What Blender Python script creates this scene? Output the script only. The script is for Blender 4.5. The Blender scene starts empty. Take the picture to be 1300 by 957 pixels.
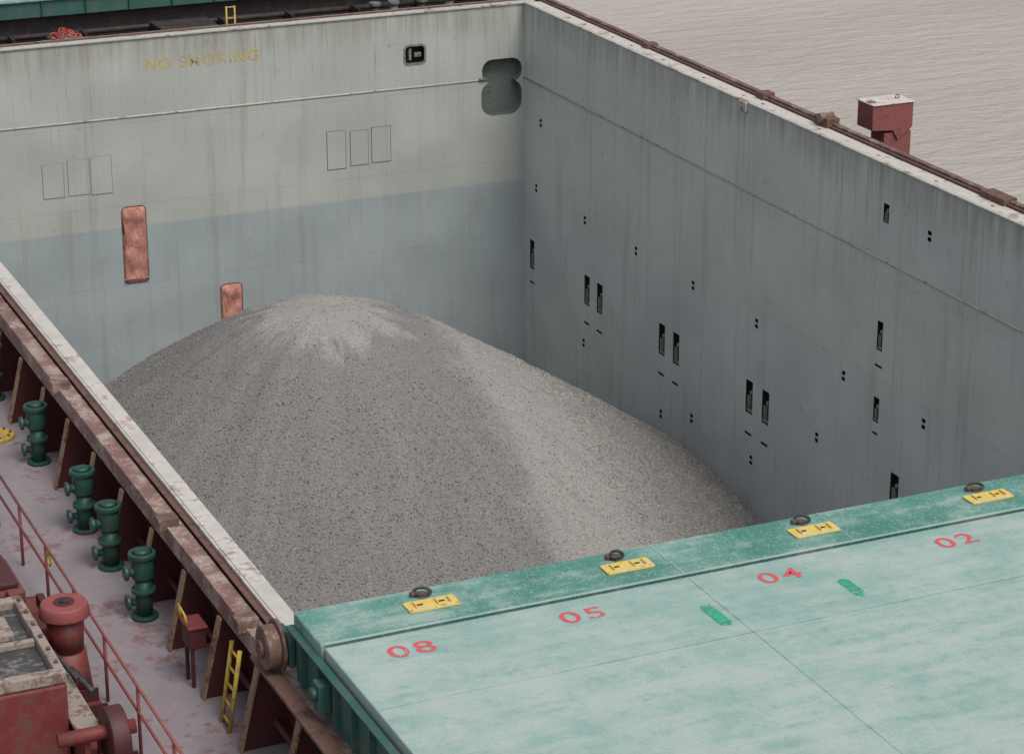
import bpy, bmesh, math, random
import numpy as np
from mathutils import Vector, noise, Matrix
random.seed(4); np.random.seed(4)
sc=bpy.context.scene
COL=sc.collection

def lin(c):
    return tuple((x/255/12.92 if x/255<=.04045 else ((x/255+.055)/1.055)**2.4) for x in c)+(1,)

# ------------------------------------------------------------ materials
class NT:
    def __init__(s,name):
        s.m=bpy.data.materials.new(name); s.m.use_nodes=True
        s.t=s.m.node_tree; s.n=s.t.nodes; s.l=s.t.links
        s.b=s.n['Principled BSDF']; s.out=s.n['Material Output']
        s.geo=s.n.new('ShaderNodeNewGeometry')
        s.sep=s.n.new('ShaderNodeSeparateXYZ'); s.l.new(s.geo.outputs['Position'],s.sep.inputs[0])
        s.b.inputs['Roughness'].default_value=.75
    def _in(s,sock,v):
        if hasattr(v,'links') or isinstance(v,bpy.types.NodeSocket): s.l.new(v,sock)
        else: sock.default_value=v
    def math(s,op,a,b=0.0,c=None,clamp=False):
        n=s.n.new('ShaderNodeMath'); n.operation=op; n.use_clamp=clamp
        s._in(n.inputs[0],a); s._in(n.inputs[1],b)
        if c is not None: s._in(n.inputs[2],c)
        return n.outputs[0]
    def comb(s,x,y,z=0.0):
        n=s.n.new('ShaderNodeCombineXYZ')
        s._in(n.inputs[0],x); s._in(n.inputs[1],y); s._in(n.inputs[2],z)
        return n.outputs[0]
    def scale(s,sx,sy,sz):
        n=s.n.new('ShaderNodeVectorMath'); n.operation='MULTIPLY'
        s.l.new(s.geo.outputs['Position'],n.inputs[0]); n.inputs[1].default_value=(sx,sy,sz)
        return n.outputs[0]
    def noise(s,scale,detail=3,rough=.55,vec=None,dist=0.0):
        n=s.n.new('ShaderNodeTexNoise'); n.inputs['Scale'].default_value=scale
        n.inputs['Detail'].default_value=detail; n.inputs['Roughness'].default_value=rough
        n.inputs['Distortion'].default_value=dist
        s.l.new(vec if vec is not None else s.geo.outputs['Position'],n.inputs['Vector'])
        return n.outputs['Fac']
    def step(s,v,a,b,lo=0.0,hi=1.0):
        n=s.n.new('ShaderNodeMapRange'); n.interpolation_type='SMOOTHSTEP'
        s._in(n.inputs['Value'],v)
        n.inputs['From Min'].default_value=a; n.inputs['From Max'].default_value=b
        n.inputs['To Min'].default_value=lo; n.inputs['To Max'].default_value=hi
        return n.outputs[0]
    def mix(s,f,a,b,mode='MIX'):
        n=s.n.new('ShaderNodeMix'); n.data_type='RGBA'; n.blend_type=mode
        s._in(n.inputs[0],f)
        for i,v in ((6,a),(7,b)):
            if isinstance(v,tuple): n.inputs[i].default_value=v
            else: s.l.new(v,n.inputs[i])
        return n.outputs[2]
    def col(s,c):
        if isinstance(c,tuple): s.b.inputs['Base Color'].default_value=c
        else: s.l.new(c,s.b.inputs['Base Color'])
    def bump(s,h,strength=.5,dist=.05,prev=None):
        n=s.n.new('ShaderNodeBump'); n.inputs['Strength'].default_value=strength
        n.inputs['Distance'].default_value=dist; s.l.new(h,n.inputs['Height'])
        if prev is not None: s.l.new(prev,n.inputs['Normal'])
        s.l.new(n.outputs[0],s.b.inputs['Normal']); return n.outputs[0]

def paint(name,base,worn=None,amt=.5,scale=3.0,rough=.6,fine=12.0,metal=0):
    k=NT(name); c=lin(base); w=lin(worn) if worn else tuple(x*.6 for x in c[:3])+(1,)
    n1=k.noise(scale,3,.65); n2=k.noise(fine,2,.7)
    f=k.step(k.math('ADD',n1,k.math('MULTIPLY',n2,.6)),.98-amt*.35,1.05-amt*.05)
    d=k.mix(k.step(n1,.3,.6),tuple(x*.84 for x in c[:3])+(1,),c)
    k.col(k.mix(f,d,w)); k.b.inputs['Roughness'].default_value=rough
    return k.m

def wall_mat(name,axis,upper,lower,blend,seam_h=2.4,lowamt=1.0,dentk=.05):
    k=NT(name); a=k.sep.outputs[axis]; z=k.sep.outputs[2]
    uv=k.comb(a,z,0.0)
    big=k.noise(.35,3,.6,uv); med=k.noise(2.6,4,.75,uv); fine=k.noise(16,1,.7,uv)
    fz=k.step(z,-5.45-blend,-5.45+blend)
    fz=k.math('ADD',k.math('MULTIPLY',fz,lowamt),1-lowamt)
    base=k.mix(fz,lin(lower),lin(upper))
    base=k.mix(k.step(big,.35,.65,0,1),base,k.mix(1.0,base,(.89,.895,.90,1),'MULTIPLY'))
    # vertical run-off streaks
    st=k.noise(1.0,3,.7,k.comb(k.math('MULTIPLY',a,2.6),k.math('MULTIPLY',z,.12)))
    st2=k.noise(1.0,4,.75,k.comb(k.math('MULTIPLY',a,8.0),k.math('MULTIPLY',z,.25),4.0))
    base=k.mix(k.step(st,.50,.72,0,.30),base,lin((122,120,110)))
    base=k.mix(k.step(st2,.56,.78,0,.28),base,lin((192,194,188)))
    rust=k.math('MULTIPLY',k.step(st2,.44,.30,0,.60),k.step(z,-4.0,0.0,.18,1.0))
    base=k.mix(rust,base,lin((124,104,86)))
    base=k.mix(k.math('MULTIPLY',k.step(z,-1.1,-.05,0,.45),k.step(st,.35,.6)),base,lin((124,110,96)))
    # rust freckles and scuffs
    base=k.mix(k.step(med,.61,.73,0,.42),base,lin((116,104,92)))
    base=k.mix(k.step(med,.40,.28,0,.28),base,lin((186,189,184)))
    base=k.mix(k.step(fine,.62,.78,0,.30),base,lin((92,88,80)))
    br=k.n.new('ShaderNodeTexBrick'); k.l.new(uv,br.inputs['Vector'])
    br.inputs['Scale'].default_value=1; br.inputs['Mortar Size'].default_value=.014
    br.inputs['Mortar Smooth'].default_value=.6
    br.inputs['Brick Width'].default_value=7.3; br.inputs['Row Height'].default_value=seam_h
    base=k.mix(k.math('MULTIPLY',br.outputs['Fac'],.25),base,lin((104,106,102)))
    k.col(base); k.b.inputs['Roughness'].default_value=.62
    dent=k.noise(.6,0,.5,uv,.0)
    k.bump(dent,.9,dentk*2)
    return k.m

M={}
M['bulk']=wall_mat('bulkhead_paint',0,(169,173,166),(151,161,162),.05,dentk=.045)
M['side']=wall_mat('side_wall_paint',1,(186,191,187),(176,184,185),1.2,2.6,.7,dentk=.03)
M['pocket']=paint('pocket_dark',(36,36,34),(60,48,40))  # near-black base paints in the shade inside the recesses; worn tone is rust
M['recess']=paint('recess_green_grey',(98,106,101),(80,80,72))
M['bead']=paint('weld_bead_grey',(124,126,118),(110,90,76))
M['greytop']=paint('coaming_top_grey',(172,172,164),(128,106,92),.5,2.0,.7,9)
M['whitetop']=paint('coaming_strip',(188,183,176),(146,128,118),.42,1.6,.7,9)
M['rust']=paint('rust_brown',(106,78,68),(78,56,48),.7,3,.85)
M['rail_rust']=paint('rusty_rail',(100,78,68),(138,120,110),.6,2,.85)
M['maroon']=paint('maroon_paint',(76,32,32),(56,34,32),.6,2.5,.6)
M['dark']=paint('shadowed_dark_steel',(36,30,30),(60,46,42),.6,2.5,.7)  # shade of the gap below the far cover darkened into the colour
M['beam']=paint('coaming_beam_paint',(124,94,88),(158,144,134),.75,2.2,.75)
M['stayedge']=paint('stay_edge_dust',(142,116,94),(100,64,52),.6,3,.8)
M['deck']=paint('dusty_deck',(136,128,132),(118,88,88),.55,.9,.85,6)
M['dgreen']=paint('dark_green_paint',(32,72,62),(52,60,54),.5,4,.5)
M['yellow']=paint('yellow_paint',(182,154,60),(140,118,82),.55,6,.65)
M['yplate']=paint('lifting_plate_yellow',(214,186,84),(188,172,136),.65,9,.65)
M['black']=paint('black_steel',(34,34,34),(70,56,48),.5,8,.6)
M['red']=paint('red_paint',(112,46,44),(100,64,58),.7,3,.6)
M['bright_red']=paint('rope_red',(170,60,52),(150,80,66),.5,3,.7)
M['redrail']=paint('red_rail_paint',(138,70,68),(110,66,62),.5,3,.6)
M['box_red']=paint('deck_box_red',(126,72,68),(96,54,50),.5,2,.7)
M['white']=paint('white_paint',(196,190,182),(150,128,112),.5,4,.7)
M['beige']=paint('beige_dust',(148,138,128),(108,84,76),.7,3,.8)
M['glass']=paint('dark_panel',(62,62,60),(112,106,100),.5,3,.4)
M['hull']=paint('hull_paint',(70,40,40),(50,34,32),.4,.5,.6)
M['coverside']=paint('cover_side_teal',(48,88,82),(80,86,80),.5,2,.65)

def canvas():
    k=NT('orange_canvas'); n=k.noise(3,3,.6); w=k.noise(1.0,2,.6,k.scale(14,14,3))
    k.col(k.mix(k.step(n,.35,.65),lin((190,134,120)),lin((160,108,98))))
    k.b.inputs['Roughness'].default_value=.85; k.bump(w,.9,.08); return k.m
M['canvas']=canvas()

def stencil(name,c,wear):
    k=NT(name); k.col(lin(c)); k.b.inputs['Roughness'].default_value=.8
    tr=k.n.new('ShaderNodeBsdfTransparent'); mx=k.n.new('ShaderNodeMixShader')
    n=k.math('ADD',k.math('MULTIPLY',k.noise(9,3,.7),.7),k.math('MULTIPLY',k.noise(1.6,2,.6),.4))
    f=k.step(n,wear-.1,wear+.08,.92,.08)
    k.l.new(f,mx.inputs[0]); k.l.new(tr.outputs[0],mx.inputs[1]); k.l.new(k.b.outputs[0],mx.inputs[2])
    k.l.new(mx.outputs[0],k.out.inputs[0]); return k.m
M['st_yellow']=stencil('stencil_yellow',(190,168,106),.60)
M['st_red']=stencil('stencil_red',(205,82,88),.64)
M['st_green']=stencil('stencil_green',(60,160,126),.58)

def cover_mat(name,strip):
    k=NT(name)
    a=k.noise(.55,4,.68); b=k.noise(5,4,.8); st=k.noise(1.0,4,.75,k.scale(.5,3.2,1)); f=k.noise(22,2,.7)
    mp=k.math('ADD',k.math('ADD',k.math('MULTIPLY',a,.5),k.math('MULTIPLY',b,.35)),k.math('MULTIPLY',st,.45))
    if strip:
        green=k.mix(k.step(a,.35,.65),lin((58,116,103)),lin((86,136,125)))
        c=k.mix(k.step(mp,.60,.80,0,.75),green,lin((152,168,161)))
        c=k.mix(k.step(f,.52,.7,0,.55),c,lin((158,172,165)))
    else:
        pale=k.mix(k.step(a,.3,.7),lin((124,156,148)),lin((142,164,157)))
        c=k.mix(k.step(mp,.56,.78,0,.75),pale,lin((164,174,169)))
        g=k.math('ADD',k.math('MULTIPLY',st,.5),k.math('MULTIPLY',b,.5))
        c=k.mix(k.step(g,.47,.35,0,.38),c,lin((96,140,129)))
        c=k.mix(k.step(f,.55,.72,0,.40),c,lin((106,140,131)))
        c=k.mix(k.step(f,.42,.30,0,.30),c,lin((184,190,186)))
    c=k.mix(k.step(b,.65,.75,0,.5),c,lin((122,110,98)))
    k.col(c); k.b.inputs['Roughness'].default_value=.7
    return k.m
M['cover']=cover_mat('cover_pale_teal',False); M['strip']=cover_mat('cover_green_strip',True)

AX,AY,AZ,SL,RA=19.6,55.2,-3.42,.66,1.9
def gravel_mat(name,stone):
    k=NT(name); x,y,z=k.sep.outputs
    dx=k.math('SUBTRACT',x,AX); dy=k.math('SUBTRACT',y,AY)
    r=k.math('SQRT',k.math('ADD',k.math('MULTIPLY',dx,dx),k.math('MULTIPLY',dy,dy)))
    ang=k.math('ARCTAN2',dy,dx)
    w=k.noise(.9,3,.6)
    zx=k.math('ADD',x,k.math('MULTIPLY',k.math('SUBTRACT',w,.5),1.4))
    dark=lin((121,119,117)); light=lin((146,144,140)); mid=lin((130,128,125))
    c=k.mix(k.step(zx,21.9,23.0),dark,light)  # sunlit flank right of the ridge put in as paler colour
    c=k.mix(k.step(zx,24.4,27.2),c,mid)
    s=k.noise(1.0,3,.7,k.comb(k.math('MULTIPLY',ang,12.0),k.math('MULTIPLY',r,.25)))
    rf=k.step(r,1.5,5.5)
    c=k.mix(k.math('MULTIPLY',k.step(s,.48,.75,0,.2),rf),c,lin((150,148,142)))
    c=k.mix(k.math('MULTIPLY',k.step(s,.5,.3,0,.22),rf),c,lin((104,102,100)))
    s2=k.noise(1.0,3,.75,k.comb(k.math('MULTIPLY',ang,3.4),k.math('MULTIPLY',r,.45),7.3))
    edge=k.math('SUBTRACT',k.math('ADD',r,k.math('MULTIPLY',w,1.4)),k.math('MULTIPLY',s2,5.0))
    m=k.step(edge,.6,-.5,0,.42)
    c=k.mix(m,c,lin((168,167,160)))
    if stone:
        rnd=k.geo.outputs['Random Per Island']
        c=k.mix(1.0,c,k.mix(rnd,(.72,.72,.72,1),(1.55,1.55,1.52,1)),'MULTIPLY')
    else:
        f=k.noise(18,2,.85)
        c=k.mix(1.0,c,k.mix(k.step(f,.28,.72),(.76,.76,.76,1),(1.2,1.2,1.2,1)),'MULTIPLY')
        k.bump(f,.7,.04)
    k.col(c); k.b.inputs['Roughness'].default_value=.95
    k.b.inputs['Specular IOR Level'].default_value=.1
    return k.m
M['gravel']=gravel_mat('gravel_dust_lit_flank',False); M['stone']=gravel_mat('gravel_stones',True)

def water_mat():
    k=NT('river_water')
    a=k.noise(.02,2,.6,k.scale(1,2.4,1)); b=k.noise(.7,4,.65,k.scale(.6,1.6,1))
    k.col(k.mix(k.step(a,.3,.7),lin((162,153,143)),lin((174,165,155))))
    k.b.inputs['Roughness'].default_value=.3
    k.bump(b,.5,.55)
    return k.m
M['water']=water_mat()

# ------------------------------------------------------------ mesh helpers
def empty(name,loc=(0,0,0)):
    e=bpy.data.objects.new(name,None); COL.objects.link(e); e.empty_display_size=.3
    return e
def link(name,me,mat,parent=None,bevel=0):
    o=bpy.data.objects.new(name,me); COL.objects.link(o)
    if mat is not None: me.materials.append(mat)
    if parent: o.parent=parent
    if bevel:
        b=o.modifiers.new('b','BEVEL'); b.width=bevel; b.segments=2; b.limit_method='ANGLE'
    return o
def box(name,x0,x1,y0,y1,z0,z1,mat,parent=None,bevel=.01):
    bm=bmesh.new(); bmesh.ops.create_cube(bm,size=1)
    for v in bm.verts:
        v.co=Vector((x0+(v.co.x+.5)*(x1-x0),y0+(v.co.y+.5)*(y1-y0),z0+(v.co.z+.5)*(z1-z0)))
    me=bpy.data.meshes.new(name); bm.to_mesh(me); bm.free()
    return link(name,me,mat,parent,bevel)
def cyl(name,p0,p1,r,mat,parent=None,seg=20,r2=None,bevel=0,smooth=True):
    p0=Vector(p0);p1=Vector(p1); d=p1-p0
    bm=bmesh.new(); bmesh.ops.create_cone(bm,cap_ends=True,segments=seg,radius1=r,radius2=r if r2 is None else r2,depth=d.length)
    R=d.to_track_quat('Z','Y').to_matrix().to_4x4()
    bmesh.ops.transform(bm,matrix=Matrix.Translation((p0+p1)/2)@R,verts=bm.verts)
    if smooth:
        for f in bm.faces:
            if len(f.verts)==4: f.smooth=True
    me=bpy.data.meshes.new(name); bm.to_mesh(me); bm.free()
    return link(name,me,mat,parent,bevel)
def torus(name,c,R,r,mat,parent,rot=(0,0,0),sx=1):
    bm=bmesh.new(); n=20;m=8; vs=[]
    E=Matrix.Rotation(rot[2],4,'Z')@Matrix.Rotation(rot[1],4,'Y')@Matrix.Rotation(rot[0],4,'X')
    for i in range(n):
        a=i*2*math.pi/n
        vs.append([bm.verts.new(Vector(c)+(E@Vector(((R+r*math.cos(j*2*math.pi/m))*math.cos(a)*sx,(R+r*math.cos(j*2*math.pi/m))*math.sin(a),r*math.sin(j*2*math.pi/m))))) for j in range(m)])
    for i in range(n):
        for j in range(m):
            f=bm.faces.new((vs[i][j],vs[(i+1)%n][j],vs[(i+1)%n][(j+1)%m],vs[i][(j+1)%m])); f.smooth=True
    bmesh.ops.recalc_face_normals(bm,faces=bm.faces)
    me=bpy.data.meshes.new(name); bm.to_mesh(me); bm.free()
    return link(name,me,mat,parent)
def prism(name,pts,plane,d0,d1,mat,parent=None,bevel=0):
    def P(a,b,d): return {'xz':(a,d,b),'yz':(d,a,b),'xy':(a,b,d)}[plane]
    bm=bmesh.new(); A=[bm.verts.new(P(a,b,d0)) for a,b in pts]; B=[bm.verts.new(P(a,b,d1)) for a,b in pts]
    bm.faces.new(A); bm.faces.new(list(reversed(B))); n=len(pts)
    for i in range(n): bm.faces.new((A[i],B[i],B[(i+1)%n],A[(i+1)%n]))
    bmesh.ops.recalc_face_normals(bm,faces=bm.faces)
    me=bpy.data.meshes.new(name); bm.to_mesh(me); bm.free()
    return link(name,me,mat,parent,bevel)
def rrect(x0,x1,z0,z1,r,n=6):
    out=[]
    for cx,cz,a0 in ((x1-r,z1-r,0),(x0+r,z1-r,90),(x0+r,z0+r,180),(x1-r,z0+r,270)):
        for i in range(n+1):
            a=math.radians(a0+90*i/n); out.append((cx+r*math.cos(a),cz+r*math.sin(a)))
    return out
def text(name,s,size,mat,loc,rot,parent,xs=1.0,off=0.0,space=1.0):
    cu=bpy.data.curves.new(name,'FONT'); cu.body=s; cu.size=size; cu.align_x='CENTER'; cu.align_y='CENTER'
    cu.offset=off; cu.space_character=space
    o=bpy.data.objects.new(name,cu); COL.objects.link(o)
    bpy.context.view_layer.update()
    dg=bpy.context.evaluated_depsgraph_get()
    me=bpy.data.meshes.new_from_object(o.evaluated_get(dg)); bpy.data.objects.remove(o)
    o=bpy.data.objects.new(name,me); COL.objects.link(o); me.materials.clear(); me.materials.append(mat)
    o.location=loc; o.rotation_euler=rot; o.scale=(xs,1,1); o.parent=parent; return o
def cut(target,cutters):
    for c in cutters:
        m=target.modifiers.new('cut','BOOLEAN'); m.operation='DIFFERENCE'; m.object=c; m.solver='EXACT'
        m.material_mode='TRANSFER'
    bpy.context.view_layer.update()
    dg=bpy.context.evaluated_depsgraph_get()
    me=bpy.data.meshes.new_from_object(target.evaluated_get(dg),depsgraph=dg)
    target.modifiers.clear(); target.data=me
    for c in cutters: bpy.data.objects.remove(c)
def joinmesh(name,objs,mat):
    bm=bmesh.new()
    for o in objs: bm.from_mesh(o.data)
    me=bpy.data.meshes.new(name); bm.to_mesh(me); bm.free()
    for o in objs: bpy.data.objects.remove(o)
    return link(name,me,mat)

# ------------------------------------------------------------ water (the sheet stops at the hull)
me=bpy.data.meshes.new('water'); W=-10
X0,X1,Y0,Y1=5.0,33.4,-30,140
vs=[(-3000,-2000,W),(X0,-2000,W),(X1,-2000,W),(4000,-2000,W),(-3000,Y0,W),(X0,Y0,W),(X1,Y0,W),(4000,Y0,W),
    (-3000,Y1,W),(X0,Y1,W),(X1,Y1,W),(4000,Y1,W),(-3000,6000,W),(X0,6000,W),(X1,6000,W),(4000,6000,W)]
fs=[(r*4+c,r*4+c+1,r*4+c+5,r*4+c+4) for r in range(3) for c in range(3) if (r,c)!=(1,1)]
me.from_pydata(vs,[],fs); link('river_water',me,M['water'])

# ------------------------------------------------------------ hull
hull=empty('ship_hull')
box('side_plating_starboard',33.4,33.6,-30,140,-14,-1.62,M['hull'],hull)
box('side_plating_port',4.8,5.0,-30,140,-14,-1.62,M['hull'],hull)
box('deck_starboard',30.62,33.4,-30,140,-1.75,-1.6,M['deck'],hull,0)
box('deck_port',5.0,9.56,-30,140,-1.75,-1.6,M['deck'],hull,0)
box('cross_deck',9.6,30.62,66.8,69.8,-1.75,-1.6,M['deck'],hull,0)
box('deck_fore',9.6,30.62,110,140,-1.75,-1.6,M['deck'],hull,0)
box('deck_aft',9.6,30.62,-30,11.9,-1.75,-1.6,M['deck'],hull,0)
box('hold_floor',9.6,30.62,12,66.35,-16.4,-16.2,M['side'],hull,0)
box('hold_end_plating',9.6,30.62,11.9,12,-16.2,0,M['side'],hull,0)

# ------------------------------------------------------------ bulkhead
bulk=box('cargo_hold_bulkhead',9.6,30.6,66.35,66.75,-16.2,0,M['bulk'],None,0)
c1=prism('c1',rrect(28.83,30.14,-2.36,-1.62,.33),'xz',66.2,66.68,M['recess'])
c2=prism('c2',rrect(28.80,30.14,-3.36,-2.28,.4),'xz',66.2,66.67,M['recess'])
c3=prism('c3',rrect(26.33,26.98,-1.50,-.96,.12),'xz',66.2,66.70,M['pocket'])
cut(bulk,[c1,c2,c3])
bp=bulk
prism('opening_rim',rrect(26.29,27.02,-1.54,-.92,.15),'xz',66.335,66.349,M['bead'],bp)
cut(bpy.data.objects['opening_rim'],[prism('t',rrect(26.35,26.96,-1.48,-.98,.11),'xz',66.2,66.5,M['bead'])])
box('valve_handle',26.48,26.56,66.38,66.5,-1.4,-1.05,M['bead'],bp)
box('valve_body',26.68,26.9,66.44,66.55,-1.33,-1.2,M['bead'],bp)
cyl('bulkhead_half_round_bar',(9.9,66.35,-2.22),(28.8,66.35,-2.22),.03,M['greytop'],bp,8)
cyl('bar_end',(28.72,66.33,-2.2),(28.95,66.33,-2.2),.05,M['recess'],bp,8)
def patch(x0,x1,z0,z1):
    box('doubler_plate',x0,x1,66.334,66.352,z0,z1,M['bulk'],bp,.004)
    rs=M['rust'] if x0>20 else M['bead']
    t=.012+.008*random.random()
    for (a,b,c,d) in ((x0-t,x1+t,z1,z1+t),(x0-t,x1+t,z0-t,z0),(x0-t,x0,z0,z1),(x1,x1+t,z0,z1)):
        box('weld_bead',a,b,66.340,66.353,c,d,rs,bp,0)
for t in ((23.83,24.4,-4.45,-3.3),(24.56,25.12,-4.40,-3.36),(25.24,25.83,-4.38,-3.32),(15.3,15.89,-4.34,-3.35),(16.03,16.63,-4.33,-3.31),(16.69,17.29,-4.37,-3.27)):
    patch(*t)
def canvas_cover(x0,x1,z0,z1,par):
    bm=bmesh.new(); nx,nz=14,34; g=[]
    for j in range(nz+1):
        row=[]
        for i in range(nx+1):
            u=i/nx*2-1; v=j/nz*2-1
            w=(x1-x0)/2; h=(z1-z0)/2
            ax=u*w*(1+.05*noise.noise(Vector((0,v*2.3,x0)))); az=v*h; rr=.13
            ex=max(abs(ax)-(w-rr),0); ez=max(abs(az)-(h-rr),0); L=math.hypot(ex,ez)
            if L>rr: ax=math.copysign(w-rr+ex*rr/L,ax); az=math.copysign(h-rr+ez*rr/L,az)
            e=max(0,min(1,(1-abs(u))*4)*min(1,(1-abs(v))*8))
            d=.07*e**.5+.07*e*noise.noise(Vector((ax*5,az*3,x0)))+.018*e*math.sin(az*9+ax*3)
            row.append(bm.verts.new(((x0+x1)/2+ax,66.347-d,(z0+z1)/2+az)))
        g.append(row)
    for j in range(nz):
        for i in range(nx):
            f=bm.faces.new((g[j][i],g[j][i+1],g[j+1][i+1],g[j+1][i])); f.smooth=True
    me=bpy.data.meshes.new('canvas'); bm.to_mesh(me); bm.free()
    link('canvas',me,M['canvas'],par)
    prism('rim',rrect(x0-.02,x1+.02,z0-.02,z1+.02,.15),'xz',66.338,66.3495,M['rust'],par)
    box('strap',x0-.02,x1+.02,66.26,66.34,z0+.12,z0+.14,M['beam'],par,.003)
e=empty('canvas_ladder_cover'); canvas_cover(17.52,18.22,-7.15,-4.86,e)
e=empty('canvas_ladder_cover.001'); canvas_cover(20.38,21.03,-9.7,-7.57,e)
sg=empty('no_smoking_sign')
text('lettering','NO SMOKING',.46,M['st_yellow'],(20.12,66.343,-.78),(math.radians(90),0,0),sg,1.02,.010,1.2)
box('bulkhead_top_flange',9.62,30.58,66.30,66.95,0.002,.05,M['greytop'],bp)
box('bulkhead_top_bar',9.62,30.3,66.62,66.70,.052,.10,M['rust'],bp)

# ------------------------------------------------------------ starboard side wall with container-fitting pockets
side=box('cargo_hold_side_wall',30.2,30.6,12,66.347,-16.2,0,M['side'],None,0)
cs=[]; fit=[]
def pocket(y,z,w,h,d=.16):
    cs.append(box('c',30.1,30.2+d,y-w/2,y+w/2,z-h/2,z+h/2,M['pocket'],None,0))
pairs=[(61.8,60.95),(57.03,56.18),(52.1,51.25)]
for a,b in pairs:
    for y in (a,b): pocket(y,-7.7,.36,.90); fit.append((y,-7.7,.36,.90)); pocket(y,-8.72,.34,.07,.06)
for y,z,w,h in ((65.68,-7.7,.32,.92),(46.1,-4.1,.24,.72),(46.1,-5.95,.24,.62),(46.1,-1.1,.24,.45),(45.15,-7.65,.36,.8)):
    pocket(y,z,w,h); fit.append((y,z,w,h))
pocket(46.1,-4.85,.3,.06,.05); pocket(65.68,-8.6,.3,.07,.05); pocket(46.1,-6.55,.22,.06,.05)
for y,z in ((65.1,-3.4),(65.4,-5.5),(62.0,-5.6),(58.7,-5.6),(55.3,-5.6),(51.85,-5.6),(47.6,-5.6),(44.1,-5.6),(44.3,-1.15),(62.0,-9.4),(55.2,-9.4),(57.0,-9.9),(51.9,-9.4),(48.7,-7.6)):
    pocket(y,z+.075,.15,.10,.08); pocket(y,z-.075,.15,.10,.08)
cutter=joinmesh('cutter',cs,M['pocket'])
cut(side,[cutter])
for y,z,w,h in fit:
    box('lashing_socket',30.215,30.34,y-w*.12,y+w*.38,z-h*.36,z+h*.02,M['recess'],side,.01)
    cyl('lashing_pin',(30.21,y-w*.15,z+h*.15),(30.36,y-w*.15,z+h*.15),.05,M['bead'],side,10)
    box('lashing_bar',30.21,30.27,y-w*.42,y+w*.42,z-h*.46,z-h*.38,M['bead'],side,.005)
    box('wear_plate',30.194,30.203,y-w*.5-.10,y-w*.5-.004,z-h*.62,z+h*.45,M['side'],side,.003)
cyl('side_half_round_bar',(30.2,12,-2.25),(30.2,66.33,-2.25),.03,M['greytop'],side,8)
for y in (62.5,61.3,57.6,56.6,52.8,51.7):
    box('guide_strip',30.190,30.203,y-.03,y+.03,-11.5,-9.2,M['side'],side,.003)
st=empty('hatch_coaming_rail')
box('inner_bead',30.17,30.30,12,66.29,.002,.06,M['greytop'],st,.015)
box('top_plate',30.30,30.72,12,66.29,.002,.035,M['whitetop'],st,.006)
box('compression_bar',30.74,30.80,12,70,.0,.09,M['rust'],st,.01)
box('outer_rail',30.82,30.98,12,70,-.25,.14,M['rail_rust'],st,.02)
box('outer_plate',30.6,30.84,12,70,-1.6,-.004,M['maroon'],st,0)
for y,l,h in ((52.9,.35,.10),(49.9,.6,.2),(42.7,.9,.06),(59.3,.3,.05)):
    box('rail_clip',30.66,31.02,y-l/2,y+l/2,.03,.15+h*.6,M['rust'],st,.02)
box('rub_block',30.12,30.22,52.65,53.05,-.22,.04,M['greytop'],st,.02)
cyl('stopper_roller',(30.6,49.9,.24),(31.0,49.9,.24),.12,M['rail_rust'],st,14,bevel=.01)
y=13.0
while y<66:
    box('bolt_lug',30.44,30.50,y,y+.08,.035,.055,M['beam'],st,.005); y+=.8+2.2*random.random()
bx=empty('deck_rest_post')
prism('head',[(31.6,.62),(32.75,.62),(32.75,.0),(32.35,-.30),(32.2,-.05),(31.6,.0)],'xz',49.05,49.75,M['box_red'],bx,.015)
box('post',31.98,32.75,49.1,49.7,-1.6,-.1,M['box_red'],bx,.015)
box('cap',31.58,32.77,49.02,49.78,.62,.65,M['white'],bx,.01)
box('grip',31.62,31.78,49.2,49.4,.65,.68,M['beam'],bx,.005)
torus('lifting_eye',(32.5,49.4,.70),.05,.014,M['rust'],bx,(math.radians(90),0,0))

# ------------------------------------------------------------ port coaming
pc=empty('hatch_coaming')
box('coaming_plate',9.6,9.9,12,66.29,-16.2,-.002,M['side'],pc,0)
box('coaming_outer_plate',9.56,9.598,12,70,-1.6,-.02,M['maroon'],pc,0)
box('top_strip',9.66,9.93,12,66.29,.0,.05,M['whitetop'],pc,.012)
box('top_ledge',9.50,9.655,12,70,-.02,.012,M['rust'],pc,.006)
box('compression_bar',9.60,9.64,12,70,.014,.07,M['whitetop'],pc,.008)
box('ledge_plate',9.24,9.498,12,70,-.10,-.06,M['beam'],pc,.01)
box('beam_face',9.22,9.26,12,70,-.36,-.045,M['beam'],pc,.008)
box('beam_lower',9.26,9.5,12,70,-.34,-.30,M['maroon'],pc,0)
ys=[28.9+1.7*i for i in range(-2,24)]
for y in ys:
    prism('coaming_stay',[(9.555,-.36),(9.20,-.36),(8.90,-1.6),(9.555,-1.6)],'xz',y,y+.025,M['maroon'],pc)
    prism('stay_flange',[(9.198,-.36),(9.165,-.36),(8.865,-1.598),(8.898,-1.598)],'xz',y-.065,y+.085,M['stayedge'],pc)
for y in (39.9,45.0,33.4,29.6):
    box('cleat_clamp',9.10,9.42,y-.12,y+.14,-.12,.08,M['rail_rust'],pc,.02)
cyl('coaming_pipe',(9.42,12,-1.25),(9.42,70,-1.25),.05,M['maroon'],pc,10)
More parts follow.
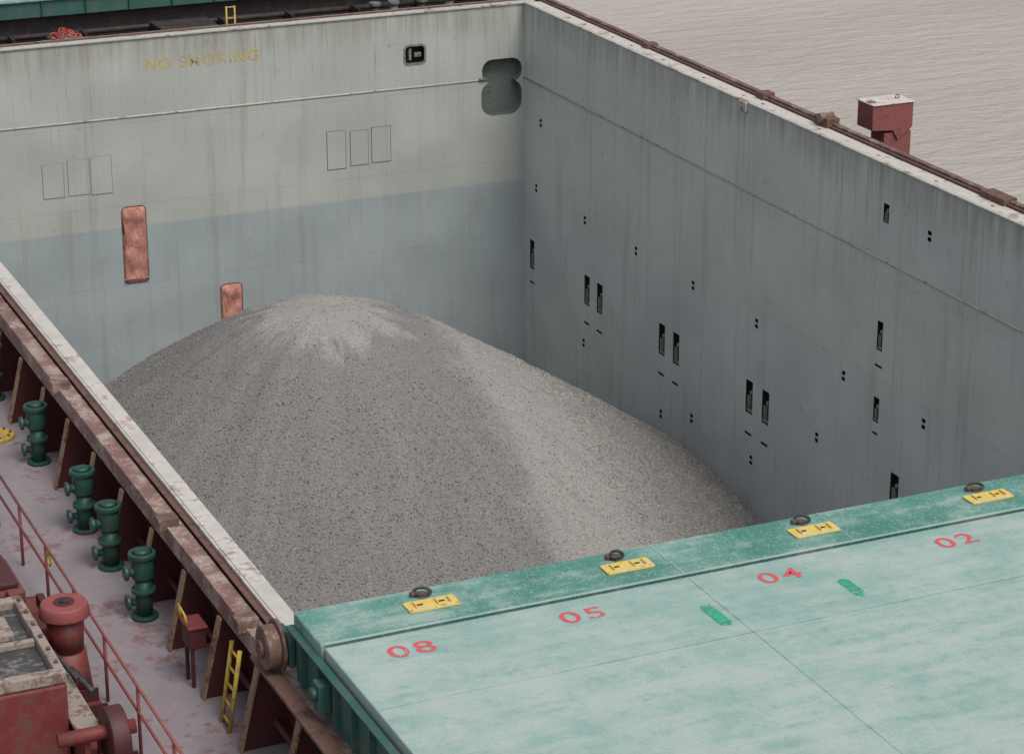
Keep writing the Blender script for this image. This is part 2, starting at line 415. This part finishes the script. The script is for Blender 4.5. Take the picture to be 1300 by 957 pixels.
for i,(x,y) in enumerate(((8.88,33.55),(8.9,35.55),(8.9,37.15),(8.92,40.4),(8.92,43.9))):
    v=empty('deck_air_vent'+('' if i==0 else '.%03d'%i))
    cyl('base_flange',(x,y,-1.6),(x,y,-1.54),.21,M['dgreen'],v,20,bevel=.008)
    cyl('pipe',(x,y,-1.54),(x,y,-.92),.13,M['dgreen'],v,20)
    cyl('mid_flange',(x,y,-1.16),(x,y,-1.10),.19,M['dgreen'],v,20,bevel=.008)
    cyl('head',(x,y,-.92),(x,y,-.58),.175,M['dgreen'],v,24,bevel=.015)
    cyl('head_rim',(x,y,-.58),(x,y,-.50),.215,M['dgreen'],v,24,bevel=.01)
    cyl('cap',(x,y,-.50),(x,y,-.45),.16,M['dgreen'],v,24,.09)
    cyl('side_branch',(x,y,-.80),(x-.25,y-.02,-.80),.07,M['dgreen'],v,14)
    cyl('branch_flange',(x-.25,y-.02,-.80),(x-.30,y-.02,-.80),.12,M['dgreen'],v,18,bevel=.006)
    cyl('valve_branch',(x,y,-1.33),(x-.22,y+.05,-1.33),.06,M['dgreen'],v,14)
    cyl('valve_wheel',(x-.22,y+.05,-1.33),(x-.27,y+.05,-1.33),.12,M['dgreen'],v,18,bevel=.006)
ld=empty('access_ladder')
for y in (29.5,29.85): cyl('stringer',(8.92,y,-1.6),(9.12,y,-.38),.035,M['yellow'],ld,8)
for i in range(5):
    t=.1+i*.2; cyl('rung',(8.92+.2*t,29.5,-1.6+1.22*t),(8.92+.2*t,29.85,-1.6+1.22*t),.022,M['yellow'],ld,8)
hb=empty('fire_hose_box')
box('cabinet',8.82,9.08,30.95,31.35,-.98,-.66,M['maroon'],hb,.02)
box('lid',8.80,9.10,30.92,31.38,-.66,-.62,M['red'],hb,.01)
box('leg',8.85,8.9,30.98,31.03,-1.6,-.98,M['maroon'],hb,.004); box('leg',8.85,8.9,31.27,31.32,-1.6,-.98,M['maroon'],hb,.004)
gr=empty('grab_rail')
for a,b in (((8.82,31.0,-.62),(8.78,31.0,-.42)),((8.78,31.0,-.42),(8.78,31.32,-.38)),((8.78,31.32,-.38),(8.82,31.32,-.62))):
    cyl('tube',a,b,.018,M['yellow'],gr,8)
mh=empty('deck_manhole_cover')
cyl('lid',(8.5,41.9,-1.6),(8.5,41.9,-1.53),.33,M['yellow'],mh,28,bevel=.01)
for i in range(8):
    a=i*math.pi/4; cyl('bolt',(8.5+.26*math.cos(a),41.9+.26*math.sin(a),-1.53),(8.5+.26*math.cos(a),41.9+.26*math.sin(a),-1.49),.025,M['rust'],mh,6)
rl=empty('deck_railing')
y=26.0
while y<38.2:
    cyl('stanchion',(7.62,y,-1.6),(7.62,y,-.55),.026,M['redrail'],rl,8); y+=1.7
for z in (-.55,-.95): cyl('rail',(7.62,26,z),(7.62,38,z),.024,M['redrail'],rl,8)
cyl('rail_end',(7.62,38,-.55),(7.62,38.25,-.9),.024,M['redrail'],rl,8); cyl('rail_end',(7.62,38.25,-.9),(7.62,38.25,-1.6),.024,M['redrail'],rl,8)
torus('life_ring_hook',(7.62,34.3,-.70),.10,.016,M['yellow'],rl,(0,math.radians(90),0))
# mooring winch lower left
w=empty('mooring_winch')
box('bedplate',5.3,7.45,27.5,34.6,-1.6,-1.40,M['red'],w,.02)
cyl('capstan_base',(7.12,31.3,-1.40),(7.12,31.3,-.75),.34,M['red'],w,28,.27)
cyl('capstan_barrel',(7.12,31.3,-.75),(7.12,31.3,-.22),.24,M['red'],w,28,.27)
cyl('capstan_head',(7.12,31.3,-.22),(7.12,31.3,-.02),.37,M['redrail'],w,32,.33,bevel=.03)
cyl('capstan_hole',(7.12,31.3,-.02),(7.12,31.3,-.008),.15,M['maroon'],w,24)
cyl('capstan_boss',(7.12,31.3,-.008),(7.12,31.3,.01),.07,M['black'],w,16)
box('gearbox',5.5,6.62,29.2,31.8,-1.40,-.20,M['red'],w,.05)
box('gearbox_lid',5.58,6.54,29.3,31.7,-.20,-.15,M['glass'],w,.02)
for (a,b,c,d) in ((5.5,6.62,29.2,29.36),(5.5,6.62,31.64,31.8),(5.5,5.64,29.37,31.63),(6.48,6.62,29.37,31.63)):
    box('lid_frame',a,b,c,d,-.198,-.02,M['beige'],w,.025)
box('lid_bar',5.65,6.47,30.35,30.45,-.15,-.06,M['beige'],w,.01)
box('lid_box',5.9,6.25,30.6,31.2,-.15,-.02,M['beige'],w,.03)
box('step_plate',6.62,6.95,28.6,30.8,-.80,-.74,M['beige'],w,.01)
box('step_support',6.66,6.74,28.6,30.8,-1.40,-.80,M['red'],w,.01)
cyl('shaft',(6.3,28.6,-.7),(7.35,28.6,-.7),.1,M['red'],w,16)
cyl('brake_drum',(6.95,28.6,-.8),(7.2,28.6,-.8),.42,M['maroon'],w,30,bevel=.02)
box('clamp_arm',6.70,6.84,30.9,33.2,-.72,-.56,M['red'],w,.02)
box('clamp_arm',7.22,7.34,31.7,33.6,-1.1,-.9,M['maroon'],w,.02)
cyl('hydraulic_hose',(6.8,33.4,-.9),(7.2,30.2,-.95),.05,M['black'],w,10)
cyl('hydraulic_hose',(6.7,33.4,-.75),(6.95,30.0,-.6),.035,M['black'],w,10)
box('motor',6.2,7.0,33.2,34.5,-1.40,-.62,M['red'],w,.05)
box('motor_top',6.28,6.92,33.3,34.4,-.62,-.52,M['maroon'],w,.03)
cyl('motor_cap',(6.5,33.7,-.52),(6.5,33.7,-.40),.16,M['redrail'],w,20,bevel=.02)
box('valve_block',6.75,7.1,32.2,32.8,-1.4,-.8,M['maroon'],w,.03)
for i in range(6): cyl('stud',(5.57,29.5+i*.42,-.02),(5.57,29.5+i*.42,.02),.03,M['rust'],w,8)
for i in range(6): cyl('stud',(6.55,29.5+i*.42,-.02),(6.55,29.5+i*.42,.02),.03,M['rust'],w,8)
for i in range(7): box('rib',7.0,7.42,27.8+i*.5,27.83+i*.5,-1.40,-1.2,M['maroon'],w,0)

# ------------------------------------------------------------ near hatch cover
hc=empty('hatch_cover')
ZT=.90
box('edge_strip',9.36,30.9,26.78,27.86,.10,ZT,M['strip'],hc,.03)
box('main_panel',9.40,30.9,12,26.76,.12,ZT-.035,M['cover'],hc,.02)
box('side_skirt',9.335,9.355,12,27.70,-.02,.70,M['coverside'],hc,.005)
box('side_flange',9.24,9.355,12,27.84,.70,.73,M['coverside'],hc,.005)
y=12.4
while y<27.7: box('skirt_bracket',9.25,9.334,y,y+.02,.05,.70,M['coverside'],hc,0); y+=.62
box('side_lug',9.16,9.334,26.35,26.6,.15,.55,M['coverside'],hc,.02)
cyl('side_lug_pin',(9.08,26.47,.4),(9.18,26.47,.4),.09,M['dgreen'],hc,14)
for x in (14.62,22.4):
    box('panel_seam',x,x+.012,12,26.7,ZT-.035,ZT-.0325,M['strip'],hc,0)
for x in (14.6,17.3,23.5): box('strip_seam',x,x+.02,26.8,27.84,ZT,ZT+.007,M['cover'],hc,0)
box('cross_seam',9.45,30.8,24.9,24.912,ZT-.035,ZT-.0325,M['strip'],hc,0)
box('strip_lip',9.40,30.9,26.75,26.80,ZT+.001,ZT+.012,M['cover'],hc,.003)
for i,x in enumerate((11.1,14.0,16.95,19.9,22.8,25.7)):
    n='' if i==0 else '.%03d'%i
    l=empty('lifting_plate'+n)
    prism('plate',rrect(x-.36,x+.36,27.15,27.45,.03,3),'xy',ZT+.002,ZT+.03,M['yplate'],l,.006)
    for s in (-.17,.14):
        box('slot',x+s-.05,x+s+.05,27.29,27.33,ZT+.03,ZT+.034,M['black'],l,0)
        box('cleat',x+s-.075,x+s-.055,27.22,27.38,ZT+.03,ZT+.06,M['yplate'],l,.004)
    box('cleat',x+.24,x+.26,27.22,27.38,ZT+.03,ZT+.06,M['yplate'],l,.004)
    box('edge_bar',x-.34,x+.34,27.165,27.18,ZT+.03,ZT+.045,M['white'],l,.003)
    r=empty('lashing_ring'+n)
    cyl('socket',(x-.02,27.63,ZT),(x-.02,27.63,ZT+.02),.10,M['rust'],r,18)
    torus('ring',(x+.0,27.63,ZT+.05),.075,.019,M['black'],r,(math.radians(random.uniform(8,22)),math.radians(random.uniform(-10,14)),random.uniform(-.4,.6)),1.5)
    box('keeper',x-.17,x-.10,27.59,27.67,ZT+.02,ZT+.07,M['rust'],r,.01)
for i,(x,s) in enumerate(((10.4,'08'),(12.82,'05'),(15.8,'04'),(18.65,'02'),(21.6,'00'))):
    text('cover_number',s,.46,M['st_red'],(x,26.25,ZT-.029),(0,0,random.uniform(-.03,.03)),hc,1.3,.004,1.2)
def blob(x,y,w,h,mat):
    pts=[(x+w*math.copysign(abs(math.cos(a))**.4,math.cos(a))*(.9+.2*random.random()),y+h*math.copysign(abs(math.sin(a))**.5,math.sin(a))*(.85+.2*random.random())) for a in [i*math.pi/12 for i in range(24)]]
    prism('paint_touch_up',pts,'xy',ZT-.034,ZT-.0305,mat,hc)
blob(16.5,25.55,.09,.30,M['st_green']); blob(14.42,25.55,.10,.34,M['st_green'])
wh=empty('hatch_cover_wheel')
cyl('tread',(8.98,28.05,.36),(9.17,28.05,.36),.30,M['rail_rust'],wh,36,bevel=.02)
cyl('wheel_flange',(9.17,28.05,.36),(9.22,28.05,.36),.36,M['rust'],wh,36,bevel=.01)
cyl('hub',(8.92,28.05,.36),(8.98,28.05,.36),.12,M['rust'],wh,24,bevel=.01)
cyl('axle',(9.22,28.05,.36),(9.33,28.05,.36),.09,M['black'],wh,16)
box('axle_bracket',9.24,9.334,27.72,28.2,.15,.6,M['coverside'],wh,.02)
box('track',8.98,9.218,12,28.6,-.06,.0,M['rust'],wh,.01)

# ------------------------------------------------------------ far hatch cover and cross-deck gear
fc=empty('hatch_cover.001')
box('main_panel',9.3,30.9,69.55,110,.25,.78,M['cover'],fc,.03)
box('side_skirt',9.3,30.9,69.50,69.545,.18,.66,M['coverside'],fc,.01)
box('edge_angle',9.3,30.9,69.42,69.545,.66,.72,M['strip'],fc,.01)
x=9.8
while x<30.5: box('bracket',x,x+.03,69.43,69.5,.2,.66,M['dgreen'],fc,0); x+=1.3
cw=box('forward_hatch_coaming',9.6,30.6,69.8,70.0,-1.6,.16,M['dark'],None,0)
eq=empty('access_hatch')
box('trunk',14.6,17.5,67.2,68.5,-1.6,-.38,M['dark'],eq,.03)
box('lid',14.7,15.85,67.15,68.5,-.38,-.30,M['recess'],eq,.02); box('lid',16.0,17.4,67.15,68.5,-.38,-.28,M['recess'],eq,.02)
nb=empty('cargo_net')
for i in range(60):
    a=random.uniform(0,6.28); r=random.uniform(0,.5); x=16.55+r*math.cos(a); y=67.8+r*.8*math.sin(a); z=-.26+.34*(1-r/.5)*random.random()
    torus('rope_loop',(x,y,z+.03),random.uniform(.07,.16),.015,M['bright_red'] if i%3 else M['beige'],nb,(random.uniform(-1,1),random.uniform(-1,1),random.uniform(0,6)),1.4)
wb=empty('tool_locker')
box('body',19.3,20.9,67.4,68.5,-1.6,-.10,M['dark'],wb,.03); box('lid',19.25,20.95,67.35,68.55,-.10,-.02,M['dark'],wb,.02)
yl=empty('yellow_guard_rail')
for x in (21.25,21.5): cyl('upright',(x,67.5,-1.6),(x,67.5,.45),.028,M['yellow'],yl,8)
for z in (.42,.1,-.2): cyl('bar',(21.25,67.5,z),(21.5,67.5,z),.02,M['yellow'],yl,8)
for i,x in enumerate((25.9,26.5,27.4,28.3)):
    v=empty('bollard_pipe'+('' if i==0 else '.%03d'%i))
    cyl('pipe',(x,67.6,-1.6),(x,67.6,.06),.13,M['recess' if i%2 else 'dark'],v,16); cyl('cap',(x,67.6,.06),(x,67.6,.16),.18,M['recess'],v,16,bevel=.01)
    cyl('hose',(x,67.6,-.1),(x+.45,67.7,-.6),.05,M['black'],v,8)
pp=empty('deck_pipe_run')
for y,z,m in ((68.6,-.9,'dark'),(68.9,-.6,'dark'),(69.2,-.3,'dark')): cyl('pipe',(9.7,y,z),(30.4,y,z),.09,M[m],pp,10)
x=11
while x<30: box('support',x,x+.08,68.5,69.3,-1.6,-.2,M['dark'],pp,0); x+=2.1

# ------------------------------------------------------------ gravel pile
def hgt(x,y):
    dx=x-AX; dy=y-AY
    r=math.hypot(dx,dy)
    z=AZ-SL*(r**3+RA**3)**(1/3)
    ang=math.atan2(dy,dx)
    if dy<0:
        t=max(0,1-abs(x-22.4)/2.6); f=min(1,max(0,(r-2)/4))
        z+=.20*f*t*t
    f=min(1,r/5)
    z+=f*.14*noise.noise(Vector((ang*5,r*.12,0)))+f*.03*noise.noise(Vector((ang*22,r*.3,5)))
    z+=.06*noise.noise(Vector((x*.5,y*.5,1)))+.018*noise.noise(Vector((x*2.2,y*2.2,3)))
    if r<2.4: z+=.10*(1-r/2.4)*noise.noise(Vector((x*1.3,y*1.3,8)))
    return max(z,-15.6)
x0,x1,y0,y1=9.9,30.2,34.0,66.35; D=.09
nx=int((x1-x0)/D); ny=int((y1-y0)/D)
vs=[]
for j in range(ny+1):
    y=y0+(y1-y0)*j/ny
    for i in range(nx+1):
        x=x0+(x1-x0)*i/nx
        vs.append((x,y,hgt(x,y)+.012*noise.noise(Vector((x*9,y*9,0)))))
fs=[(j*(nx+1)+i,j*(nx+1)+i+1,(j+1)*(nx+1)+i+1,(j+1)*(nx+1)+i) for j in range(ny) for i in range(nx)]
me=bpy.data.meshes.new('gravel_pile'); me.from_pydata(vs,[],fs)
me.polygons.foreach_set('use_smooth',[True]*len(fs))
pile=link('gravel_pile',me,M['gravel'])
N=80000
P=np.empty((N,3)); S=np.empty(N); k=0
while k<N:
    x=random.uniform(10,30.15); y=random.uniform(43,60)
    r=math.hypot(x-AX,y-AY)
    if y>AY+5: continue
    dens=.35+.65*min(1,r/11)
    if x>25.3: dens+=.35
    if 22.6<x<25: dens*=.6
    if r<3: dens*=.3
    if random.random()>dens: continue
    P[k]=(x,y,hgt(x,y)); S[k]=.012+.018*random.random()**2+(.012 if x>25 or r>9 else 0)*random.random(); k+=1
oc=np.array([(1,0,0),(-1,0,0),(0,1,0),(0,-1,0),(0,0,1),(0,0,-1)],float)
tri=np.array([(0,2,4),(2,1,4),(1,3,4),(3,0,4),(2,0,5),(1,2,5),(3,1,5),(0,3,5)])
ang=np.random.rand(N)*6.28; ca,sa=np.cos(ang),np.sin(ang)
sz=S[:,None]*(.7+.7*np.random.rand(N,3)); L=oc[None]*sz[:,None,:]
L+= (np.random.rand(N,6,3)-.5)*S[:,None,None]*.7
V=np.empty((N,6,3)); V[...,0]=L[...,0]*ca[:,None]-L[...,1]*sa[:,None]; V[...,1]=L[...,0]*sa[:,None]+L[...,1]*ca[:,None]; V[...,2]=L[...,2]
V+=P[:,None,:]; V[...,2]+=S[:,None]*.2
T=(tri[None]+np.arange(N)[:,None,None]*6).reshape(-1)
me=bpy.data.meshes.new('stones'); me.vertices.add(N*6); me.vertices.foreach_set('co',V.reshape(-1))
me.loops.add(len(T)); me.loops.foreach_set('vertex_index',T.astype(np.int32))
nf=len(T)//3; me.polygons.add(nf); me.polygons.foreach_set('loop_start',np.arange(nf,dtype=np.int32)*3)
me.update(calc_edges=True); me.validate()
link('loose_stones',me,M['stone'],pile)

# ------------------------------------------------------------ light
w=bpy.data.worlds.new('World'); sc.world=w; w.use_nodes=True
nt=w.node_tree; bg=nt.nodes['Background']
sky=nt.nodes.new('ShaderNodeTexSky'); sky.sky_type='NISHITA'; sky.sun_disc=False
EL,AZI=58,165
sky.sun_elevation=math.radians(EL); sky.sun_rotation=math.radians(AZI); sky.dust_density=5; sky.air_density=1.0; sky.ozone_density=1
hs=nt.nodes.new('ShaderNodeHueSaturation'); hs.inputs['Saturation'].default_value=.45
nt.links.new(sky.outputs[0],hs.inputs['Color']); nt.links.new(hs.outputs[0],bg.inputs['Color'])
bg.inputs['Strength'].default_value=.148
sl=bpy.data.lights.new('Sun','SUN'); sl.energy=1.3; sl.angle=math.radians(20); sl.color=(1,.97,.92)
so=bpy.data.objects.new('Sun',sl); COL.objects.link(so)
d=Vector((math.sin(math.radians(AZI))*math.cos(math.radians(EL)),math.cos(math.radians(AZI))*math.cos(math.radians(EL)),math.sin(math.radians(EL))))
so.rotation_euler=d.to_track_quat('Z','Y').to_euler(); so.location=(20,40,40)

# ------------------------------------------------------------ camera
cam=bpy.data.cameras.new('Camera'); co=bpy.data.objects.new('Camera',cam); COL.objects.link(co); sc.camera=co
cam.sensor_fit='HORIZONTAL'; cam.sensor_width=36; cam.lens=3115/1300*36; cam.shift_y=-44.5/1300
cam.clip_start=.1; cam.clip_end=12000
co.location=(0,0,15)
yaw=math.asin(.4099); pitch=math.asin(1/3)
co.rotation_euler=(math.pi/2-pitch,0,-yaw)
sc.view_settings.view_transform='Standard'; sc.view_settings.look='None'; sc.view_settings.exposure=0
